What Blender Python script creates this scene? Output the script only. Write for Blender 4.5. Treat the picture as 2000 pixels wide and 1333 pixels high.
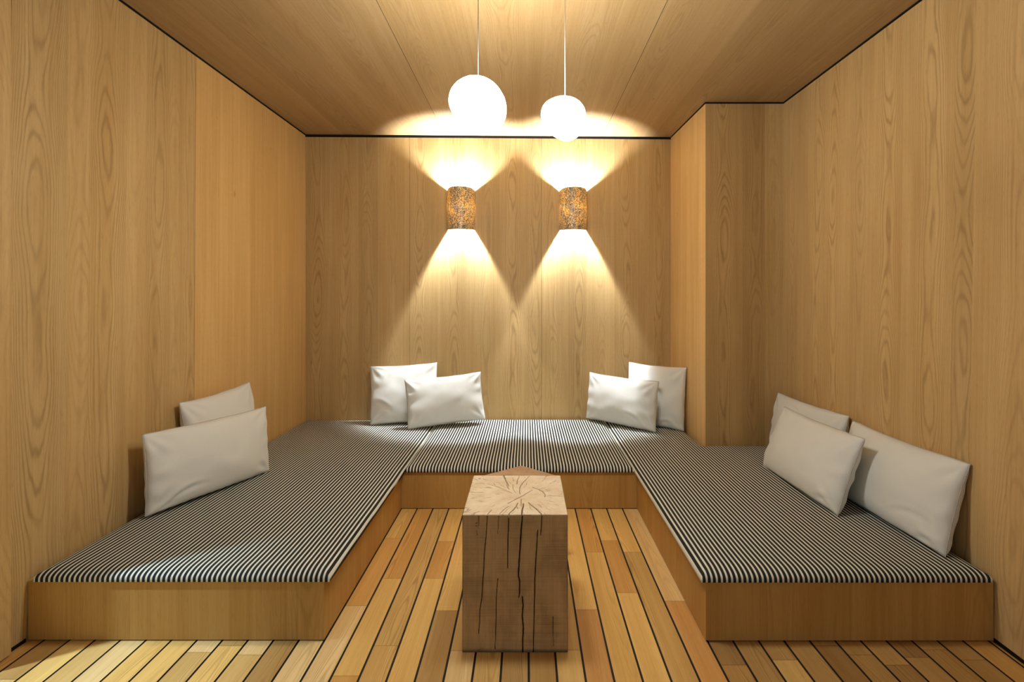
import bpy, math, random
import numpy as np
from mathutils import Vector, noise as mnoise

for o in list(bpy.data.objects):
    bpy.data.objects.remove(o)
scene = bpy.context.scene
COL = scene.collection

# ------------------------------------------------------------------ camera
F = 950.0            # focal length in pixels of the 2000 px wide frame
CX, CY, CH = 1028.0, 577.0, 1.3     # vanishing point and camera height
cam_data = bpy.data.cameras.new('camera')
cam_data.sensor_width = 36.0
cam_data.lens = F / 2000.0 * 36.0
cam_data.shift_x = -(CX - 1000.0) / 2000.0
cam_data.shift_y = (CY - 666.5) / 2000.0
cam_data.clip_start = 0.05
cam = bpy.data.objects.new('camera', cam_data)
COL.objects.link(cam)
cam.location = (0, 0, CH)
cam.rotation_euler = (math.pi / 2, 0, 0)
scene.camera = cam

# ------------------------------------------------------------------ world, colour management
SCONCE_UP = 10500.0
SCONCE_DOWN = 49000.0
PENDANT_STRENGTH = 76.0
WORLD_STRENGTH = 0.33
DOOR_ENERGY = 270.0
world = bpy.data.worlds.new('world')
scene.world = world
world.use_nodes = True
wb = world.node_tree.nodes['Background']
wb.inputs[0].default_value = (0.93, 0.96, 1.0, 1)
wb.inputs[1].default_value = WORLD_STRENGTH
scene.view_settings.view_transform = 'Standard'
scene.view_settings.look = 'None'
scene.view_settings.gamma = 1.0
scene.view_settings.use_curve_mapping = False
scene.view_settings.exposure = 0.13
scene.cycles.use_denoising = True
scene.cycles.max_bounces = 10
scene.cycles.diffuse_bounces = 6
scene.cycles.sample_clamp_indirect = 8.0

# daylight reaching the nook through the side opening at the left, high and from the front
ld = bpy.data.lights.new('doorway_daylight', 'SPOT')
ld.shadow_soft_size = 0.035
ld.spot_size = math.radians(51)
ld.spot_blend = 1.0
ld.energy = DOOR_ENERGY
ld.color = (0.62, 0.84, 1.0)
lo = bpy.data.objects.new('doorway_daylight', ld)
COL.objects.link(lo)
lo.location = (-2.47, 1.31, 2.42)
lo.rotation_euler = (Vector((-1.80, 1.46, 0.0)) - lo.location).to_track_quat('-Z', 'Y').to_euler()

# ------------------------------------------------------------------ room numbers
CEIL = CH + 1.348
ZF = 1.827           # front of the benches
ZK = 2.955           # front of the back bench
ZR = 3.397           # recess wall on the right
HB = 0.226           # top of the wooden bases
CT = 0.262           # top of the cushions


def yback(x):
    return 4.1176 + 0.02146 * x


def xleft(y, z):     # left wall plane, very slightly out of plumb
    t = min(max((4.078 - y) / (4.078 - 1.827), 0), 1.1)
    bottom = -1.848 - 0.029 * t
    k = z / CEIL
    return bottom * (1 - k) + (-1.851) * k


def xright(y, z):
    t = min(max((ZR - y) / (ZR - 1.82), 0), 1.15)
    bottom = 1.787 - 0.034 * t
    k = z / CEIL
    return bottom * (1 - k) + 1.796 * k


# ------------------------------------------------------------------ helpers
class MB:
    """collects quads with uv (u across the grain from the strip centre, v along it), seed/figure and tint"""
    def __init__(s):
        s.v = []; s.f = []; s.uv = []; s.var = []; s.tint = []; s.mi = []

    def quad(s, pts, uv=None, var=(0.5, 0.5, 0.0), tint=(1, 1, 1), mi=0):
        i = len(s.v)
        s.v += [tuple(p) for p in pts]
        s.f.append(tuple(range(i, i + len(pts))))
        s.uv.append(uv or [(0, 0)] * len(pts))
        s.var.append(var); s.tint.append(tint); s.mi.append(mi)

    def box(s, a, b, mi=0, var=(0.5, 0.5, 0), tint=(1, 1, 1)):
        x0, y0, z0 = a; x1, y1, z1 = b
        P = lambda x, y, z: (x, y, z)
        u = lambda w, h: [(-w / 2, 0), (w / 2, 0), (w / 2, h), (-w / 2, h)]
        dx, dy, dz = x1 - x0, y1 - y0, z1 - z0
        s.quad([P(x0, y0, z0), P(x1, y0, z0), P(x1, y0, z1), P(x0, y0, z1)], u(dx, dz), var, tint, mi)
        s.quad([P(x1, y1, z0), P(x0, y1, z0), P(x0, y1, z1), P(x1, y1, z1)], u(dx, dz), var, tint, mi)
        s.quad([P(x0, y1, z0), P(x0, y0, z0), P(x0, y0, z1), P(x0, y1, z1)], u(dy, dz), var, tint, mi)
        s.quad([P(x1, y0, z0), P(x1, y1, z0), P(x1, y1, z1), P(x1, y0, z1)], u(dy, dz), var, tint, mi)
        s.quad([P(x0, y0, z1), P(x1, y0, z1), P(x1, y1, z1), P(x0, y1, z1)], u(dx, dy), var, tint, mi)
        s.quad([P(x0, y1, z0), P(x1, y1, z0), P(x1, y0, z0), P(x0, y0, z0)], u(dx, dy), var, tint, mi)

    def build(s, name, mats, parent=None, origin=(0, 0, 0), smooth=False):
        me = bpy.data.meshes.new(name)
        o3 = Vector(origin)
        me.from_pydata([tuple(Vector(p) - o3) for p in s.v], [], s.f)
        if not isinstance(mats, (list, tuple)):
            mats = [mats]
        for m in mats:
            me.materials.append(m)
        uvl = me.uv_layers.new(name='UVMap')
        ca = me.color_attributes.new('var', 'FLOAT_COLOR', 'CORNER')
        ct = me.color_attributes.new('tint', 'FLOAT_COLOR', 'CORNER')
        uvl = me.uv_layers['UVMap']
        ca = me.color_attributes['var']; ct = me.color_attributes['tint']
        li = 0
        for k, p in enumerate(me.polygons):
            p.material_index = s.mi[k]
            p.use_smooth = smooth
            for j in range(len(s.f[k])):
                uvl.data[li].uv = s.uv[k][j]
                ca.data[li].color = (*s.var[k], 1)
                ct.data[li].color = (*s.tint[k], 1)
                li += 1
        ob = bpy.data.objects.new(name, me)
        COL.objects.link(ob)
        if parent:
            ob.parent = parent
            ob.location = Vector(origin) - parent.location
        else:
            ob.location = origin
        return ob


def raw_mesh(name, verts, faces, mat, parent=None, smooth=True, origin=None):
    me = bpy.data.meshes.new(name)
    org = Vector(origin) if origin is not None else (parent.location.copy() if parent else Vector((0, 0, 0)))
    me.from_pydata([tuple(Vector(v) - org) for v in verts], [], faces)
    me.materials.append(mat)
    for p in me.polygons:
        p.use_smooth = smooth
    me.update()
    ob = bpy.data.objects.new(name, me)
    COL.objects.link(ob)
    if parent:
        ob.parent = parent
        ob.location = org - parent.location
    else:
        ob.location = org
    return ob


def empty(name, loc):
    o = bpy.data.objects.new(name, None)
    o.empty_display_size = 0.1
    COL.objects.link(o)
    o.location = loc
    return o


def tag(o, label, cat, group=None):
    o['label'] = label
    o['category'] = cat
    if group:
        o['group'] = group
    return o


def struct(o):
    o['kind'] = 'structure'
    return o


def tube(pts, r, seg=8, closed=False):
    pts = [Vector(p) for p in pts]
    n = len(pts)
    V = []; Fc = []
    for i, p in enumerate(pts):
        if closed:
            d = pts[(i + 1) % n] - pts[i - 1]
        else:
            d = pts[min(i + 1, n - 1)] - pts[max(i - 1, 0)]
        d.normalize()
        ref = Vector((0, 1, 0.01)) if abs(d.y) < 0.9 else Vector((1, 0, 0))
        a = d.cross(ref).normalized(); b = d.cross(a).normalized()
        for k in range(seg):
            t = 2 * math.pi * k / seg
            V.append(p + (a * math.cos(t) + b * math.sin(t)) * r)
    m = n if closed else n - 1
    for i in range(m):
        for k in range(seg):
            i2 = (i + 1) % n; k2 = (k + 1) % seg
            Fc.append((i * seg + k, i * seg + k2, i2 * seg + k2, i2 * seg + k))
    if not closed:
        Fc.append(tuple(reversed(range(seg)))); Fc.append(tuple(range((n - 1) * seg, n * seg)))
    return V, Fc


def lathe(profile, cx, cy, seg=32):
    V = []; Fc = []
    for r, z in profile:
        for k in range(seg):
            t = 2 * math.pi * k / seg
            V.append((cx + r * math.cos(t), cy + r * math.sin(t), z))
    for i in range(len(profile) - 1):
        for k in range(seg):
            k2 = (k + 1) % seg
            Fc.append((i * seg + k, i * seg + k2, (i + 1) * seg + k2, (i + 1) * seg + k))
    return V, Fc


# ------------------------------------------------------------------ materials
class NT:
    def __init__(s, name):
        s.m = bpy.data.materials.new(name)
        s.m.use_nodes = True
        s.n = s.m.node_tree.nodes; s.l = s.m.node_tree.links
        s.n.clear()
        s.out = s.n.new('ShaderNodeOutputMaterial')
        s.b = s.n.new('ShaderNodeBsdfPrincipled')
        s.l.new(s.b.outputs[0], s.out.inputs[0])

    def put(s, sock, v):
        if isinstance(v, bpy.types.NodeSocket):
            s.l.new(v, sock)
        elif v is not None:
            if sock.type == 'RGBA' and len(v) == 3:
                v = (*v, 1)
            sock.default_value = v

    def math(s, op, a, b=None, c=None, clamp=False):
        n = s.n.new('ShaderNodeMath'); n.operation = op; n.use_clamp = clamp
        s.put(n.inputs[0], a); s.put(n.inputs[1], b); s.put(n.inputs[2], c)
        return n.outputs[0]

    def comb(s, x, y, z=0.0):
        n = s.n.new('ShaderNodeCombineXYZ')
        s.put(n.inputs[0], x); s.put(n.inputs[1], y); s.put(n.inputs[2], z)
        return n.outputs[0]

    def sep(s, v):
        n = s.n.new('ShaderNodeSeparateXYZ'); s.put(n.inputs[0], v)
        return n.outputs

    def noise(s, vec, scale=1.0, detail=2.0, rough=0.5):
        n = s.n.new('ShaderNodeTexNoise')
        s.put(n.inputs['Vector'], vec); s.put(n.inputs['Scale'], scale)
        s.put(n.inputs['Detail'], detail); s.put(n.inputs['Roughness'], rough)
        return n.outputs[0]

    def attr(s, name):
        n = s.n.new('ShaderNodeAttribute'); n.attribute_name = name
        return n

    def mix(s, fac, a, b, blend='MIX'):
        n = s.n.new('ShaderNodeMix'); n.data_type = 'RGBA'; n.blend_type = blend
        s.put(n.inputs[0], fac); s.put(n.inputs[6], a); s.put(n.inputs[7], b)
        return n.outputs[2]

    def mapr(s, v, a, b, c=0.0, d=1.0, smooth=False):
        n = s.n.new('ShaderNodeMapRange')
        if smooth:
            n.interpolation_type = 'SMOOTHSTEP'
        s.put(n.inputs[0], v)
        for i, q in enumerate((a, b, c, d)):
            s.put(n.inputs[1 + i], q)
        return n.outputs[0]

    def bump(s, h, strength, dist):
        n = s.n.new('ShaderNodeBump')
        s.put(n.inputs['Strength'], strength); s.put(n.inputs['Distance'], dist); s.put(n.inputs['Height'], h)
        s.l.new(n.outputs[0], s.b.inputs['Normal'])


def wood(name, light, dark, line, rough=0.5, ring_a=700.0, ring_b=19.0, fine=1.0, saw=0.0):
    t = NT(name)
    uvn = t.n.new('ShaderNodeUVMap'); uvn.uv_map = 'UVMap'
    u, v, _ = t.sep(uvn.outputs[0])
    va = t.attr('var'); tone, seed, fig = t.sep(va.outputs['Color'])
    tint = t.attr('tint').outputs['Color']
    sd = t.math('MULTIPLY', seed, 83.0)
    # bowed centre line and slow growth field, nested arches and ovals
    wob = t.noise(t.comb(0.0, t.math('MULTIPLY', v, 1.1), sd), 1.0, 1.0)
    uc = t.math('ADD', u, t.math('MULTIPLY', t.math('SUBTRACT', wob, 0.5), 0.07))
    low = t.noise(t.comb(t.math('MULTIPLY', u, 1.6), t.math('MULTIPLY', v, 0.85), sd), 1.0, 1.0)
    wav = t.noise(t.comb(t.math('MULTIPLY', u, 26.0), t.math('MULTIPLY', v, 5.0), sd), 1.0, 2.0)
    field = t.math('ADD', t.math('MULTIPLY', t.math('MULTIPLY', uc, uc), ring_a), t.math('MULTIPLY', low, ring_b))
    field = t.math('ADD', field, t.math('MULTIPLY', wav, 1.1))
    ph = t.math('SINE', t.math('MULTIPLY', field, 6.2832))
    ring = t.math('POWER', t.math('MULTIPLY_ADD', ph, 0.5, 0.5), 3.5)
    ring = t.math('MULTIPLY', ring, fig)
    brk = t.noise(t.comb(t.math('MULTIPLY', u, 14.0), t.math('MULTIPLY', v, 3.0), sd), 1.0, 2.0)
    ring = t.math('MULTIPLY', ring, t.mapr(brk, 0.3, 0.62, 0.35, 1.0))
    # straight grain streaks
    s1 = t.noise(t.comb(t.math('MULTIPLY', u, 55.0), t.math('MULTIPLY', v, 0.6), sd), 1.0, 3.0, 0.6)
    s2 = t.noise(t.comb(t.math('MULTIPLY', u, 330.0), t.math('MULTIPLY', v, 3.5), sd), 1.0, 2.0, 0.6)
    s0 = t.noise(t.comb(t.math('MULTIPLY', u, 9.0), t.math('MULTIPLY', v, 0.7), sd), 1.0, 2.0)
    mixf = t.math('ADD', t.math('MULTIPLY', t.math('SUBTRACT', s1, 0.5), 1.3),
                  t.math('MULTIPLY', t.math('SUBTRACT', s2, 0.5), 0.9 * fine))
    mixf = t.math('ADD', mixf, t.math('MULTIPLY', t.math('SUBTRACT', s0, 0.5), 1.5))
    mixf = t.math('ADD', mixf, 0.42, clamp=True)
    col = t.mix(mixf, light, dark)
    col = t.mix(t.math('MULTIPLY', ring, 0.52), col, line)
    # pores: short dark dashes
    pr = t.noise(t.comb(t.math('MULTIPLY', u, 620.0), t.math('MULTIPLY', v, 26.0), sd), 1.0, 1.0)
    pores = t.mapr(pr, 0.60, 0.74)
    col = t.mix(t.math('MULTIPLY', pores, 0.32 * fine), col, line)
    # rare small knots
    kn = t.n.new('ShaderNodeTexVoronoi'); kn.feature = 'F1'
    t.put(kn.inputs['Vector'], t.comb(t.math('MULTIPLY', u, 4.0), t.math('MULTIPLY', v, 1.7), sd))
    t.put(kn.inputs['Scale'], 1.0)
    kd = t.mapr(kn.outputs['Distance'], 0.015, 0.06, 1.0, 0.0, smooth=True)
    kr = t.sep(kn.outputs['Color'])[0]
    kd = t.math('MULTIPLY', kd, t.math('GREATER_THAN', kr, 0.5))
    col = t.mix(t.math('MULTIPLY', kd, 0.6), col, line)
    if saw:
        sw = t.noise(t.comb(t.math('MULTIPLY', u, 2.0), t.math('MULTIPLY', v, 420.0), sd), 1.0, 2.0)
        pat = t.noise(t.comb(t.math('MULTIPLY', u, 11.0), t.math('MULTIPLY', v, 7.0), 3.0), 1.0, 3.0)
        fz = t.math('MULTIPLY', t.mapr(sw, 0.42, 0.68), t.mapr(pat, 0.36, 0.62, 0.15, 1.0))
        col = t.mix(t.math('MULTIPLY', fz, saw), col, line)
        col = t.mix(t.mapr(pat, 0.45, 0.75, 0.0, 0.4), col, line)
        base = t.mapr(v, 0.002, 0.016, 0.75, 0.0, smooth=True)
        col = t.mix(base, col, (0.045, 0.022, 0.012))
    col = t.mix(1.0, col, tint, 'MULTIPLY')
    tn = t.mapr(tone, 0.0, 1.0, 0.60, 1.40)
    cn = t.n.new('ShaderNodeVectorMath'); cn.operation = 'SCALE'
    t.put(cn.inputs[0], col); t.put(cn.inputs['Scale'], tn)
    t.put(t.b.inputs['Base Color'], cn.outputs[0])
    t.put(t.b.inputs['Roughness'], rough)
    t.b.inputs['Specular IOR Level'].default_value = 0.3
    hh = t.math('SUBTRACT', t.math('MULTIPLY', s2, 0.5), t.math('ADD', t.math('MULTIPLY', pores, 0.6), t.math('MULTIPLY', ring, 0.3)))
    t.bump(hh, 0.25, 0.0006)
    return t.m


def plain(name, col, rough=0.6, metallic=0.0, spec=0.3):
    t = NT(name)
    n = t.noise(t.n.new('ShaderNodeTexCoord').outputs['Object'], 60.0, 3.0)
    c2 = tuple(c * 0.85 for c in col)
    t.put(t.b.inputs['Base Color'], t.mix(n, col, c2))
    t.put(t.b.inputs['Roughness'], rough)
    t.put(t.b.inputs['Metallic'], metallic)
    t.b.inputs['Specular IOR Level'].default_value = spec
    return t.m


M_WALL = wood('oak_veneer', (0.56, 0.385, 0.170), (0.44, 0.275, 0.100), (0.21, 0.120, 0.038), 0.55)
M_FLOOR = wood('teak_decking', (0.74, 0.51, 0.190), (0.57, 0.345, 0.100), (0.25, 0.125, 0.030), 0.42,
               ring_a=2200.0, ring_b=16.0, fine=0.7)
M_BENCH = wood('oak_bench_veneer', (0.52, 0.315, 0.095), (0.42, 0.225, 0.055), (0.23, 0.110, 0.02), 0.5)
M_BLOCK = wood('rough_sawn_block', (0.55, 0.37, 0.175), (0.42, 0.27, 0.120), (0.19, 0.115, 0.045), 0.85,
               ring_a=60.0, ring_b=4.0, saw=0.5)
M_GAP = plain('shadow_gap_black', (0.012, 0.010, 0.009), 0.8, spec=0.1)
M_CAULK = plain('black_caulk', (0.018, 0.018, 0.018), 0.6, spec=0.2)
M_METAL = plain('brushed_steel', (0.6, 0.6, 0.6), 0.35, 1.0)
M_WHITE = plain('white_metal', (0.8, 0.8, 0.78), 0.4)


def endgrain():
    t = NT('block_end_grain')
    x, y, z = t.sep(t.n.new('ShaderNodeTexCoord').outputs['Object'])
    dx = t.math('SUBTRACT', x, 0.026); dy = t.math('SUBTRACT', y, -0.022)
    r = t.math('SQRT', t.math('ADD', t.math('MULTIPLY', dx, dx), t.math('MULTIPLY', dy, dy)))
    an = t.math('ARCTAN2', dy, dx)
    w = t.noise(t.comb(t.math('MULTIPLY', x, 9.0), t.math('MULTIPLY', y, 9.0)), 1.0, 2.0)
    an2 = t.math('ADD', an, t.math('MULTIPLY', w, 0.5))
    # radial checks
    rad = t.noise(t.comb(t.math('MULTIPLY', an2, 14.0), t.math('MULTIPLY', r, 14.0)), 1.0, 3.0, 0.65)
    rl = t.mapr(rad, 0.585, 0.64)
    rl = t.math('MULTIPLY', rl, t.mapr(r, 0.015, 0.05))
    fine = t.noise(t.comb(t.math('MULTIPLY', an2, 60.0), t.math('MULTIPLY', r, 40.0)), 1.0, 2.0)
    rr = t.math('ADD', r, t.math('MULTIPLY', w, 0.05))
    rings = t.math('SINE', t.math('MULTIPLY', rr, 1100.0))
    blot = t.noise(t.comb(t.math('MULTIPLY', x, 14.0), t.math('MULTIPLY', y, 14.0), 5.0), 1.0, 3.0)
    col = t.mix(t.mapr(blot, 0.35, 0.7), (0.74, 0.62, 0.44), (0.64, 0.49, 0.31))
    col = t.mix(t.math('MULTIPLY', t.math('MULTIPLY_ADD', rings, 0.5, 0.5), 0.10), col, (0.35, 0.24, 0.14))
    col = t.mix(t.mapr(fine, 0.5, 0.8, 0.0, 0.35), col, (0.34, 0.22, 0.12))
    col = t.mix(t.math('MULTIPLY', rl, 0.6), col, (0.22, 0.13, 0.065))
    t.put(t.b.inputs['Base Color'], col)
    t.put(t.b.inputs['Roughness'], 0.8)
    t.bump(t.math('SUBTRACT', fine, rl), 0.3, 0.001)
    return t.m


M_END = endgrain()


def stripes():
    t = NT('striped_cushion_fabric')
    tc = t.n.new('ShaderNodeTexCoord').outputs['Object']
    x, y, z = t.sep(tc)
    wv = t.noise(t.comb(t.math('MULTIPLY', x, 3.0), t.math('MULTIPLY', y, 3.0)), 1.0, 1.0)
    xx = t.math('ADD', x, t.math('MULTIPLY', wv, 0.004))
    ph = t.math('FRACT', t.math('DIVIDE', t.math('ADD', xx, 10.0), 0.0190))
    d = t.math('ABSOLUTE', t.math('SUBTRACT', ph, 0.5))
    fac = t.mapr(d, 0.185, 0.225, 1.0, 0.0, smooth=True)
    weave = t.noise(tc, 900.0, 1.0)
    dk = t.mix(weave, (0.012, 0.013, 0.012), (0.030, 0.031, 0.027))
    lt = t.mix(weave, (0.75, 0.745, 0.65), (0.63, 0.625, 0.53))
    t.put(t.b.inputs['Base Color'], t.mix(fac, dk, lt))
    t.put(t.b.inputs['Roughness'], 0.85)
    t.b.inputs['Specular IOR Level'].default_value = 0.15
    t.bump(weave, 0.3, 0.0008)
    return t.m


M_STRIPE = stripes()


def linen():
    t = NT('pale_linen')
    tc = t.n.new('ShaderNodeTexCoord').outputs['Object']
    w1 = t.noise(tc, 500.0, 2.0)
    w2 = t.noise(tc, 12.0, 3.0)
    c = t.mix(w1, (0.75, 0.755, 0.70), (0.655, 0.655, 0.60))
    c = t.mix(t.mapr(w2, 0.3, 0.8, 0.0, 0.12), c, (0.55, 0.52, 0.46))
    t.put(t.b.inputs['Base Color'], c)
    t.put(t.b.inputs['Roughness'], 0.85)
    t.b.inputs['Sheen Weight'].default_value = 0.2
    t.bump(w1, 0.35, 0.0012)
    return t.m


M_LINEN = linen()
M_SEAM = plain('seam_thread', (0.50, 0.47, 0.41), 0.9)


def glow(name, col, strength):
    t = NT(name)
    t.n.remove(t.b)
    e = t.n.new('ShaderNodeEmission')
    e.inputs[0].default_value = (*col, 1); e.inputs[1].default_value = strength
    t.l.new(e.outputs[0], t.out.inputs[0])
    return t.m


M_OPAL = glow('lit_opal_glass', (1.0, 1.0, 0.94), PENDANT_STRENGTH)
M_BULB = glow('lit_bulb', (0.93, 1.0, 1.08), SCONCE_UP)
M_BULB2 = glow('lit_lower_bulb', (0.93, 1.0, 1.08), SCONCE_DOWN)


def mica():
    t = NT('crackled_mosaic_shade')
    tc = t.n.new('ShaderNodeTexCoord').outputs['Object']
    vo = t.n.new('ShaderNodeTexVoronoi'); vo.feature = 'F1'
    t.put(vo.inputs['Vector'], tc); t.put(vo.inputs['Scale'], 120.0)
    ve = t.n.new('ShaderNodeTexVoronoi'); ve.feature = 'DISTANCE_TO_EDGE'
    t.put(ve.inputs['Vector'], tc); t.put(ve.inputs['Scale'], 120.0)
    r, g, b = t.sep(vo.outputs['Color'])
    edge = t.mapr(ve.outputs['Distance'], 0.03, 0.15)
    amber = t.mix(r, (0.95, 0.78, 0.38), (0.70, 0.50, 0.20))
    grey = t.mix(g, (0.66, 0.62, 0.54), (0.30, 0.27, 0.23))
    patch = t.noise(tc, 16.0, 2.0)
    sel = t.math('GREATER_THAN', t.math('ADD', b, t.math('MULTIPLY', t.math('SUBTRACT', patch, 0.5), 1.6)), 0.55)
    col = t.mix(sel, grey, amber)
    col = t.mix(edge, (0.05, 0.03, 0.02), col)
    t.put(t.b.inputs['Base Color'], col)
    t.put(t.b.inputs['Roughness'], 0.35)
    tr = t.n.new('ShaderNodeBsdfTranslucent')
    t.put(tr.inputs[0], t.mix(1.0, col, t.mix(sel, (0.25, 0.22, 0.2), (1.0, 0.8, 0.45)), 'MULTIPLY'))
    ms = t.n.new('ShaderNodeMixShader')
    ms.inputs[0].default_value = 0.30
    t.l.new(t.b.outputs[0], ms.inputs[1]); t.l.new(tr.outputs[0], ms.inputs[2])
    t.l.new(ms.outputs[0], t.out.inputs[0])
    return t.m


M_MICA = mica()

# ------------------------------------------------------------------ floor
rnd = random.Random(7)
PITCH = 0.096
X0 = -0.7596
yfl = lambda ypx: F * CH / (ypx - CY)
PALE = (1.12, 1.18, 1.50); LIGHT = (1.12, 1.08, 0.98); MIDC = (0.95, 0.92, 0.90); ORNG = (0.98, 0.82, 0.68)  # PALE: pale planks, plus the cool daylight patch put into their colour
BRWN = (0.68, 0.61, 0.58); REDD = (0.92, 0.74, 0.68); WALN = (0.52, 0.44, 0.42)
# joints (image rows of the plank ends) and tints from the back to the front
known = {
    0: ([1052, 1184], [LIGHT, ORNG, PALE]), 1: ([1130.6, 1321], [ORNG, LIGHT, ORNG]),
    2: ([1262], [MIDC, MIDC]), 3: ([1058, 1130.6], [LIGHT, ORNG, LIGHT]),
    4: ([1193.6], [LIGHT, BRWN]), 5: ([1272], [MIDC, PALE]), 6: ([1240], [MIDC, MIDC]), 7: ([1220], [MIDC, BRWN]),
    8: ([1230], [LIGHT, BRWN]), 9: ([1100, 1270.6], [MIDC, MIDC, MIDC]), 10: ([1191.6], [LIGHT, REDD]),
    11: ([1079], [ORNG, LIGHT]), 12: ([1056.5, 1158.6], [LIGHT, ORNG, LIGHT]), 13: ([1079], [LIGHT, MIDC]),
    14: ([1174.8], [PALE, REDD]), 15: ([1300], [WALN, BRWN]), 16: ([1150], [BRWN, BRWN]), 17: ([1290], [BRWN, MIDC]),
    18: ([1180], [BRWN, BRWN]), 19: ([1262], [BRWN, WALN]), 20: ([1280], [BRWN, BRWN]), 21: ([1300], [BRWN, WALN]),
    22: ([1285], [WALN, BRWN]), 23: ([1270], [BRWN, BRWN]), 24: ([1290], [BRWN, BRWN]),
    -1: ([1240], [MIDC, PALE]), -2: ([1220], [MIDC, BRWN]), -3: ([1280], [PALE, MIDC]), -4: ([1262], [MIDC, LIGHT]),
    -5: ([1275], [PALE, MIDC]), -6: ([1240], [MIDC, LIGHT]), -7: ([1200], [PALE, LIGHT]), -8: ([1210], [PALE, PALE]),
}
fm = MB()
fm.quad([(-2.9, -0.9, -0.004), (2.0, -0.9, -0.004), (2.0, 4.3, -0.004), (-2.9, 4.3, -0.004)], mi=1)
for k in range(-22, 28):
    xa, xb = X0 + k * PITCH + 0.0039, X0 + (k + 1) * PITCH - 0.0039
    if k in known:
        ends = [4.2] + [yfl(j) for j in known[k][0]] + [-0.8]
        tints = known[k][1]
    else:
        ends = [4.2]
        while ends[-1] > -0.8:
            ends.append(max(ends[-1] - rnd.uniform(0.35, 0.9), -0.8))
        tints = [rnd.choice([LIGHT, MIDC, MIDC, ORNG, BRWN, MIDC]) for _ in ends]
    for i in range(len(ends) - 1):
        y1, y0 = ends[i] - 0.0006, ends[i + 1] + 0.0006
        jt = rnd.uniform(0.95, 1.05)
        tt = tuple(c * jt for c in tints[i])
        off = rnd.uniform(0, 40)
        sh = rnd.uniform(-0.06, 0.06)
        var = (0.5, rnd.random(), rnd.choice([0.15, 0.4, 0.8, 0.9]))
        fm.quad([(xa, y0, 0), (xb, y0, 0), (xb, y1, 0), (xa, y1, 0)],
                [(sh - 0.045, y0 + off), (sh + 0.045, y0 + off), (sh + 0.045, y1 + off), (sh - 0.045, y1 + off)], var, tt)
struct(fm.build('floor', [M_FLOOR, M_CAULK]))


# ------------------------------------------------------------------ veneered walls
def strips_wall(mb, pos, bounds, seams, zlo, zhi, thick, flip=False, jump=0.002):
    """bounds: list of (t0, t1, figure, tone, tint); pos(t, z) gives the wall point"""
    for (t0, t1, fig, tone, tint) in bounds:
        a, b = pos(t0, 0), pos(t1, 0)
        w = (Vector(b) - Vector(a)).length
        sgn = 1 if t1 > t0 else -1
        e0 = jump / 2 * sgn if any(abs(t0 - s) < 1e-4 for s in seams) else 0
        e1 = jump / 2 * sgn if any(abs(t1 - s) < 1e-4 for s in seams) else 0
        off = rnd.uniform(0, 50)
        sh = rnd.uniform(-0.15, 0.15) * w
        seed = rnd.random()
        n = 4
        for j in range(n):
            za = zlo + (zhi - zlo) * j / n; zb = zlo + (zhi - zlo) * (j + 1) / n
            pts = [pos(t0 + e0, za), pos(t1 - e1, za), pos(t1 - e1, zb), pos(t0 + e0, zb)]
            uv = [(sh - w / 2, za + off), (sh + w / 2, za + off), (sh + w / 2, zb + off), (sh - w / 2, zb + off)]
            if flip:
                pts = [pts[1], pts[0], pts[3], pts[2]]; uv = [uv[1], uv[0], uv[3], uv[2]]
            mb.quad(pts, uv, (tone, seed, fig), tint)


def backing(mb, pos, inward, t0, t1, zlo, zhi, thick):
    """dark core of the panelling just behind the veneer, with the wall's own depth"""
    off1 = Vector(inward) * -0.004; off2 = Vector(inward) * -thick
    c = [Vector(pos(t0, zlo)), Vector(pos(t1, zlo)), Vector(pos(t1, zhi)), Vector(pos(t0, zhi))]
    a = [p + off1 for p in c]; b = [p + off2 for p in c]
    for i in range(16):
        ta = t0 + (t1 - t0) * i / 16; tb = t0 + (t1 - t0) * (i + 1) / 16
        for j in range(6):
            za = zlo + (zhi - zlo) * j / 6; zb = zlo + (zhi - zlo) * (j + 1) / 6
            mb.quad([Vector(pos(*q)) + off1 for q in ((ta, za), (tb, za), (tb, zb), (ta, zb))], mi=1)
    mb.quad(b[::-1], mi=1)
    for i in range(4):
        j = (i + 1) % 4
        mb.quad([a[i], b[i], b[j], a[j]], mi=1)


T0 = (1, 1, 1)
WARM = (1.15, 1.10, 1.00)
COL_LIT = (1.30, 1.27, 1.24)  # strong lamp light on the column's inner face put into its tint
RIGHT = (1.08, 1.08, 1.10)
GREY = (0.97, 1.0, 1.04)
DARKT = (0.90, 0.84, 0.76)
# left wall
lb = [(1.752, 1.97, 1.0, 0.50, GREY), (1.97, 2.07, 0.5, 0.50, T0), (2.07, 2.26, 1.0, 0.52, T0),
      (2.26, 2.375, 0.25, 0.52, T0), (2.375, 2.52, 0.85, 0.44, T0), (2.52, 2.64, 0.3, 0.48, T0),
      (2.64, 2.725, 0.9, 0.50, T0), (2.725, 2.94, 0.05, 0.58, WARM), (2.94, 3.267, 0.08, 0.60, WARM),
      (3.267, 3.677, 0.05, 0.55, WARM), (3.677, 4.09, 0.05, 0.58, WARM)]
wl = MB()
pl = lambda y, z: (xleft(y, z), y, z)
strips_wall(wl, pl, lb, [2.725], 0.0, CEIL, 0.1, flip=True)
backing(wl, pl, (1, 0, 0), 1.70, 4.13, 0, CEIL, 0.1)
# jamb panel of the side opening, a little proud of the wall
jx = -1.855
wl.box((jx - 0.11, 1.655, 0.008), (jx, 1.7515, CEIL), 0, (0.5, 0.31, 0.4), T0)
struct(wl.build('wall_left', [M_WALL, M_GAP]))

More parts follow.
